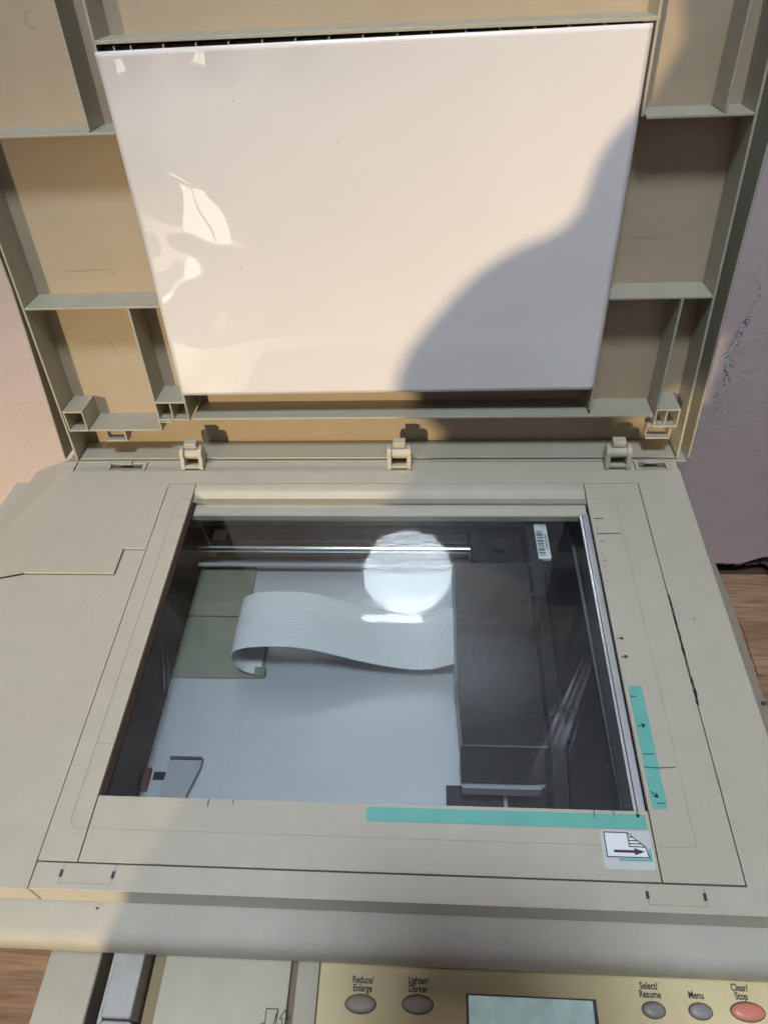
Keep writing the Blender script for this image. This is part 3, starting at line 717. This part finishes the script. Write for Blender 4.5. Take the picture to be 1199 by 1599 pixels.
# ================================================================ LID (local: x, y = depth behind the rib plane, z = up the lid)
DS = .0250
XL = lambda s: -.2590+.020*s
XR = lambda s: .2262-.030*s
HT = .372
def lid_box(name, x0, x1, d0, d1, s0, s1, material=ABS_RIB, par=None, bv=.00035):
    o = box(name, x0, x1, d0, d1, s0, s1, material, None, bv); o.parent = par or lid; return o
bm = bmesh.new()
bm_box(bm, -.262, .229, DS, DS+.0025, 0, HT)
lid = from_bm('lid', bm, None, ABS_LID)
lid.rotation_euler = (-TH, 0, 0); lid.location = Vector((0, HY, 0)) + ORG; lid.parent = cop
RB = .0017
# rims
def rim(name, f0, f1, s0, s1, d0, d1):
    rows = []
    bm = bmesh.new(); n = 10
    V = []
    for k in range(n+1):
        s = s0+(s1-s0)*k/n
        V.append([bm.verts.new((x, d, s)) for x, d in ((f0(s), d0), (f1(s), d0), (f1(s), d1), (f0(s), d1))])
    for a, b in zip(V[:-1], V[1:]):
        for i in range(4): bm.faces.new((a[i], a[(i+1) % 4], b[(i+1) % 4], b[i]))
    bm.faces.new(V[0]); bm.faces.new(V[-1])
    o = from_bm(name, bm, lid, ABS_RIB, .0003); return o
rim('inner_rim', lambda s: XL(s)-RB, lambda s: XL(s), .0, HT, 0, DS)
rim('inner_rim', lambda s: XR(s), lambda s: XR(s)+RB, .0, HT, 0, DS)
oL = lambda s: -.2705+.075*max(0, s-.0) if s < .12 else -.2615+.006*(s-.12)
oL = lambda s: -.2703+.0100*min(1, s/.14)+.008*max(0, s-.14)
oR = lambda s: .2350-.0040*min(1, s/.2)-.010*max(0, s-.2)
rim('outer_rim', lambda s: oL(s)-.0013, oL, .0, HT, .001, DS+.006)
rim('outer_rim', oR, lambda s: oR(s)+.0018, .0, HT, .001, DS+.006)
lid_box('rim_back', -.2690, -.2540, DS+.0028, DS+.0055, 0, HT); lid_box('rim_back', .2205, .2340, DS+.0028, DS+.0055, 0, HT)
# bottom lip
lid_box('bottom_lip', -.2680, .2340, -.0010, DS+.001, -.0030, -.0010)
lid_box('bottom_lip', -.2570, .2250, .0006, DS, .0002, .0018)
# boss around the pad
BX0, BX1, BS0, BS1 = -.1575, .1565, .0402, .2890
def rib_h(x0, x1, s, t=RB): return lid_box('rib', x0, x1, 0, DS, s-t, s)
def rib_v(x, s0, s1, t=RB): return lid_box('rib', x, x+t, 0, DS, s0, s1)
rib_h(BX0, .1570, BS1+.0018, .0020)
rib_v(BX0, BS0+.0003, HT); rib_v(BX1-.0016, .2425, HT); lid_box('rib', .1525, .1540, .0005, DS, .0445, .2422)
rib_h(-.1535, .2012, BS0)
# left column
rib_h(XL(.24)+.0002, BX0-.0002, .2443); rib_h(XL(.13)+.0002, -.1545, .1333); rib_v(-.1745, .2446, HT)
rib_v(-.1815, .0560, .1314)
rib_h(-.2405, -.1822, .0302)
# right column
rib_h(.1582, XR(.24)-.0002, .2428); rib_h(.1542, XR(.13)-.0002, .1333); rib_v(.2015, .2431, HT); rib_v(.2020, .0462, .1314)
# sockets
def socket(x0, x1, s0, s1, mids=()):
    root = lid_box('socket', x0, x1, 0, DS, s1-RB, s1)
    # sub pieces share level with root under the lid
    lid_box('socket_wall', x0, x1, 0, DS, s0, s0+.0015)
    lid_box('socket_wall', x0, x0+.0013, 0, DS, s0+.0016, s1-RB-.0001); lid_box('socket_wall', x1-.0013, x1, 0, DS, s0+.0016, s1-RB-.0001)
    for mx_ in mids: lid_box('socket_wall', mx_-.0006, mx_+.0006, 0, DS, s0+.0016, s1-RB-.0001)
socket(-.2575, -.2412, .0284, .0472); socket(-.1812, -.1560, .0380, .0553, (-.1690,))
socket(.2025, .2205, .0290, .0452, (.2108,))
lid_box('rib', -.1818, -.1804, 0, DS, .0284, .0379); lid_box('rib', -.1802, -.1700, 0, .004, .0362, .0374)
lid_box('rib', .1980, .2022, 0, .010, .0300, .0312)
# hooks
def hook(x0, x1, s0, s1):
    lid_box('hook', x0, x1, 0, .0085, s0, s0+.0015); lid_box('hook_side', x1-.0015, x1, 0, DS, s0+.0016, s1)
    lid_box('hook_side', x0, x0+.0012, .0040, .0100, s0+.0016, s1)
hook(-.2297, -.2115, .0185, .0283); hook(.1990, .2170, .0185, .0283)
# teeth in the gap above the pad
for k, x in enumerate([-.1462, -.1364, -.1175, -.0986, -.0799, -.0607, -.0419, -.0230, -.0040, .0150, .0340, .0530, .0720, .0910, .1100, .1290]):
    lid_box('clip_tooth', x-.0004, x+.0004, .0010, .012, .2850, .2866+.0012, bv=0)
# shade in the gap above the pad, painted as a black slab behind it
lid_box('pad_gap_shade', -.1540, .1510, .0060, .0200, .0630, .2868, mat('black_gap_shade', (.012, .011, .011), .9), bv=0)
# embossed mould circles and the thin weld line
def ringline(cx, cz, r, a0=0, a1=360, n=24):
    bm = bmesh.new()
    pts = [(cx+r*math.cos(math.radians(a0+(a1-a0)*i/n)), cz+r*math.sin(math.radians(a0+(a1-a0)*i/n))) for i in range(n+1)]
    V = []
    for k, p in enumerate(pts):
        c_ = Vector((p[0]-cx, p[1]-cz)).normalized()*.00025
        V.append((bm.verts.new((p[0]-c_.x, DS-.0002, p[1]-c_.y)), bm.verts.new((p[0]+c_.x, DS-.0002, p[1]+c_.y))))
    for p, q in zip(V[:-1], V[1:]): bm.faces.new((p[0], q[0], q[1], p[1]))
    from_bm('mould_mark', bm, lid, FAINT)
for c in ((.168, .205), (.214, .203), (.17, .09), (.03, .016), (-.07, .018), (-.03, .030), (.10, .024), (-.10, .32), (.02, .325), (-.20, .30)): ringline(c[0], c[1], .0042, random.uniform(0, 180), random.uniform(200, 330))

# hairline scratches in the lid skins
rnd = random.Random(77)
for (x0, z0, x1, z1) in ((-.234, .150, -.196, .151), (-.196, .151, -.193, .139), (-.137, .318, -.134, .301), (-.02, .330, .03, .334), (-.06, .318, -.02, .327), (-.215, .100, -.207, .070), (-.12, .024, -.10, .027), (-.14, .030, -.118, .029), (.165, .165, .19, .163)):
    bm = bmesh.new(); a = Vector((x0, z0)); b = Vector((x1, z1)); n = 5; d = (b-a).normalized(); q = Vector((-d.y, d.x)); V = []
    for k in range(n+1):
        p = a+(b-a)*k/n + q*rnd.uniform(-.0005, .0005); w_ = .00018 if 0 < k < n else .00004
        V.append((bm.verts.new((p.x-q.x*w_, DS-.0002, p.y-q.y*w_)), bm.verts.new((p.x+q.x*w_, DS-.0002, p.y+q.y*w_))))
    for p, r in zip(V[:-1], V[1:]): bm.faces.new((p[0], r[0], r[1], p[1]))
    from_bm('scratch', bm, lid, FAINT)
# document pad: a slightly warped sheet
def pad():
    bm = bmesh.new(); nx, nz = 110, 80
    c = [(-.1564, .0618), (.1526, .0635), (.1531, .2879), (-.1564, .2857)]
    V = []
    for k in range(nz+1):
        v = k/nz; row = []
        for i in range(nx+1):
            u = i/nx
            x = (1-v)*((1-u)*c[0][0]+u*c[1][0])+v*((1-u)*c[3][0]+u*c[2][0]); z = (1-v)*((1-u)*c[0][1]+u*c[1][1])+v*((1-u)*c[3][1]+u*c[2][1])
            lw = max(0, 1-u/.35)**2
            d = -.0012 - .0010*lw*math.sin(v*9+u*7) - .0026*max(0, (v-.88)/.12)**2*max(0, 1-u*1.5)*(.8+.35*math.sin(u*38))
            d += .0004*lw*noise.noise(Vector((u*11, v*9, 2.0))) + .00005*noise.noise(Vector((u*6, v*5, 4.0)))
            row.append(bm.verts.new((x, d, z)))
        V.append(row)
    for a, b in zip(V[:-1], V[1:]):
        for i in range(nx): bm.faces.new((a[i], a[i+1], b[i+1], b[i]))
    PADM = mat('white_glossy_pad', (.78, .73, .735), .38, var=.015, noise_scale=8, coat=1.0, coat_rough=.012)
    o = from_bm('document_pad', bm, lid, PADM)
    for p in o.data.polygons: p.use_smooth = True
    s = o.modifiers.new('thick', 'SOLIDIFY'); s.thickness = .0016; s.offset = 1
    return o
dp = pad()
# make sure thickness goes backwards
if dp.data.polygons[0].normal.y < 0: dp.modifiers['thick'].offset = -1

for i in range(22):
    rr = random.Random(300+i); x_ = rr.uniform(-.13, .14); z_ = rr.uniform(.075, .275); q_ = rr.uniform(.0002, .0005)
    bm = bmesh.new(); vs = [bm.verts.new((x_+q_*math.cos(a*1.05)*rr.uniform(.7, 1.3), -.0014-.0003, z_+q_*math.sin(a*1.05)*rr.uniform(.7, 1.3))) for a in range(6)]
    bm.faces.new(vs); from_bm('pad_speck', bm, lid, FAINT)
# ------------------------------------------------ control panel, tray and front base (below the lip)
ZP = -.045
P_box('control_panel', -.0240, .262, -.160, -.0450, ZP-.03, ZP, PANEL, bv=.0008)
cpn = [o for o in cop.children if o.name.startswith('control_panel')][0]
def oval(name, x, y, rx, ry, material, h=.0022, par=cpn):
    bm = bmesh.new(); n = 32; prev = None
    for k, (f, zz) in enumerate(((1.0, 0), (1.0, h*.35), (.93, h*.7), (.75, h*.92), (.45, h))):
        cur = [bm.verts.new((x+rx*f*math.cos(2*math.pi*i/n), y+ry*f*math.sin(2*math.pi*i/n), ZP+zz)) for i in range(n)]
        if prev:
            for i in range(n): bm.faces.new((prev[i], prev[(i+1) % n], cur[(i+1) % n], cur[i]))
        prev = cur
    bm.faces.new(prev)
    o = from_bm(name, bm, par, material)
    for p in o.data.polygons: p.use_smooth = True
    # ring recess
    pts = [(x+(rx+.0004)*math.cos(2*math.pi*i/n), y+(ry+.0004)*math.sin(2*math.pi*i/n)) for i in range(n)]
    q = prism('button_rim', pts, ZP-.001, ZP+.0004, INK, None, 0); q.parent = par
    return o
oval('button', -.0014, -.0860, .0078, .0040, BROWNB); oval('button', .0280, -.0850, .0078, .0040, BROWNB)
oval('button', .1469, -.0826, .0056, .0034, GREYB); oval('button', .1700, -.0822, .0056, .0034, GREYB)
b = oval('button', .1932, -.0815, .0082, .0040, REDB); b['label'] = 'coral red oval button'
for s_, x, y in (('Reduce/\nEnlarge', -.0008, -.0773), ('Lighter/\nDarker', .0282, -.0765), ('Select/\nResume', .1463, -.0742), ('Menu', .1693, -.0755), ('Clear/\nStop', .1918, -.0732)):
    text('lettering', s_, x, y, ZP+.0003, .0045, TEXTM, cpn, .76, .00009)
# LCD
P = box('display_bezel', .0528, .1188, -.12, -.0792, ZP-.003, ZP+.0004, LCDD, None, .0003); P.parent = cpn
P = box('display', .0540, .1168, -.119, -.0800, ZP+.0004, ZP+.0008, LCD, None, .0002); P.parent = cpn
# paper tray to the left of the panel
P_box('tray_strip', -.0362, -.0246, -.160, -.0450, ZP-.03, ZP-.0015, TRAY, bv=.0006)
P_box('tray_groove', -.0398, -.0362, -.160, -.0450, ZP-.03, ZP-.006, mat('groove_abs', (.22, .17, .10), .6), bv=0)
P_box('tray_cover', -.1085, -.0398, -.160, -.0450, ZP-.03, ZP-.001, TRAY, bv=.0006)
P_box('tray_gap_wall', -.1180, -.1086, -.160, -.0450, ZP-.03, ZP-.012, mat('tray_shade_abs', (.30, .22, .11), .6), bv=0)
tr = P_box('tray_guide', -.1355, -.1195, -.0975, -.0450, ZP-.024, ZP+.002, SILVER, bv=.0012)
P_box('tray_guide_lip', -.1382, -.1357, -.1000, -.0450, ZP-.024, ZP-.002, SILVER, bv=.0006)
P_box('tray_guide_foot', -.1355, -.1195, -.160, -.0980, ZP-.024, ZP-.0005, SILVER, bv=.0012)
P_box('tray_well', -.1700, -.1180, -.160, -.0450, -.262, -.110, BLACK, bv=0)
P_box('base_side', -.1835, -.1530, -.160, -.0450, -.262, ZP-.022, ABS, bv=.0015)
P_box('front_base', -.1180, .262, -.160, -.0600, -.262, ZP-.031, ABS, bv=.002)
# tray pictogram: page and up arrow
def pic(lines): 
    part(ribbon('tray_pictogram', lines, .00045, ZP-.0006, INK, None))
pic([[(-.0500, -.1000), (-.0500, -.0898), (-.0440, -.0898), (-.0462, -.1000)], [(-.0440, -.0898), (-.0442, -.1000)], [(-.0462, -.1000), (-.0442, -.0915)],
     [(-.0412, -.1000), (-.0412, -.0938), (-.0426, -.0938), (-.0402, -.0900), (-.0380, -.0938), (-.0393, -.0938), (-.0393, -.1000)], [(-.0520, -.0965), (-.0500, -.0958)]])

# ================================================================ ADDED UNSEEN TREE outside the window (its crown dims the low sun at one side)
sun_blocker = empty('sun_blocker', (-7.91, -16.0, FLOOR_Z-.3)); tag(sun_blocker, 'broad leafy tree added unseen beyond the window to dim the low sun', 'sun_blocker')
bm = bmesh.new(); bmesh.ops.create_icosphere(bm, subdivisions=5, radius=2.5)
for v in bm.verts: v.co += v.co.normalized()*.10*noise.noise(v.co*1.3); v.co.z += 6.48 - FLOOR_Z
o = from_bm('blocker_crown', bm, sun_blocker, mat('blocker_foliage', (.05, .09, .03), .8, noise_scale=6, var=.4)); o['kind'] = 'stuff'
cyl('blocker_trunk', (0, 0, 0), (0, 0, 4.6), .22, mat('blocker_bark', (.12, .08, .05), .9), sun_blocker, 16, r2=.14)
# ================================================================ PHOTOGRAPHER (behind the camera; shades the right half)
phone = empty('mobile_phone', CAM)
tag(phone, 'black phone held up over the copier by the crouching person', 'phone')
pm = Matrix((RT, UP, -FW)).transposed().to_4x4(); pm.translation = CAM
bm = bmesh.new(); bm_box(bm, -.054, .024, -.130, .027, .004, .012)
o = from_bm('phone_body', bm, None, BLACK, .002, 3); o.data.transform(Matrix.Identity(4)); o.parent = phone
bm = bmesh.new(); bm_box(bm, -.052, .022, -.128, .025, .0122, .0126)
o = from_bm('phone_screen', bm, None, mat('phone_screen', (.02, .02, .025), .1), 0); o.parent = phone
phone.matrix_world = pm

def person():
    bm = bmesh.new(); sk = bm.verts.layers.skin.verify()
    def V(x, y, z, r, r2=None):
        v = bm.verts.new((x, y, z)); v[sk].radius = (r, r2 or r); return v
    def chain(start, pts):
        prev = start; out = []
        for p in pts:
            v = V(*p); bm.edges.new((prev, v)); prev = v; out.append(v)
        return out
    K = 1.18
    pel = V(.00, -.80, -.03, .16, .13); pel[sk].use_root = True
    sp = chain(pel, [(.025, -.75, .10, .172, .12), (.028, -.69, .25, .180, .13), (.03, -.63, .39, .19, .13), (.04, -.58, .46, .11, .09), (.045, -.545, .52, .055, .055), (.045, -.52, .57, .06, .07), (.045, -.49, .63, .092, .10), (.045, -.49, .70, .085, .095), (.045, -.50, .745, .05, .055)])
    ch = sp[2]
    def hand(wr, dirx, base, tips):
        palm = V(*base); bm.edges.new((wr, palm))
        for t in tips: chain(palm, t)
    # left arm (screen left): elbow on the raised knee
    la = chain(ch, [(-.11, -.62, .40, .085), (-.150, -.53, .285, .080), (-.216, -.425, .200, .070), (-.158, -.345, .240, .056), (-.112, -.300, .268, .052), (-.088, -.278, .286, .028), (-.064, -.255, .305, .024)])
    p = (-.040, -.228, .345, .034, .024)
    hand(la[-1], 1, p, [[(-.012, -.186, .384, .0125), (.007, -.138, .378, .0105)], [(-.012, -.186, .366, .0125), (.014, -.162, .358, .0110)], [(-.034, -.200, .360, .0110), (-.014, -.180, .372, .0092)], [(-.050, -.222, .350, .0088), (-.030, -.212, .352, .008)], [(-.024, -.236, .382, .0115), (.002, -.222, .396, .0100)]])
    ra = chain(ch, [(.19, -.62, .40, .085), (.25, -.52, .30, .070), (.25, -.40, .25, .062), (.18, -.32, .29, .052), (.115, -.245, .345, .036)])
    p = (.070, -.200, .374, .036, .024)
    hand(ra[-1], -1, p, [[(.078, -.166, .394, .0130), (.068, -.136, .380, .0110)], [(.076, -.172, .372, .0130), (.055, -.160, .356, .0115)], [(.080, -.176, .372, .0100), (.074, -.152, .382, .0085)], [(.084, -.216, .354, .0088), (.066, -.208, .356, .008)], [(.080, -.236, .384, .0105), (.060, -.222, .398, .0095)]])
    # left leg: knee up
    chain(pel, [(-.06, -.74, .0, .11), (-.100, -.60, .078, .108), (-.195, -.44, .150, .090), (-.198, -.43, .03, .082), (-.200, -.45, -.11, .070), (-.18, -.46, -.225, .045), (-.19, -.38, -.245, .036), (-.195, -.31, -.252, .028)])
    # right leg: kneeling
    chain(pel, [(.11, -.74, -.06, .095), (.17, -.58, -.14, .080), (.20, -.44, -.205, .066), (.20, -.58, -.225, .052), (.20, -.76, -.235, .042), (.20, -.86, -.235, .034)])
    me = bpy.data.meshes.new('person'); bm.to_mesh(me); bm.free()
    o = bpy.data.objects.new('person', me); COL.objects.link(o)
    me.materials.append(mat('clothes', (.10, .11, .16), .9, var=.1))
    s = o.modifiers.new('skin', 'SKIN'); s.use_smooth_shade = True
    ss = o.modifiers.new('sub', 'SUBSURF'); ss.levels = 2; ss.render_levels = 2
    tag(o, 'person in dark clothes crouching at the copier and holding up a phone', 'person')
    return o
person()
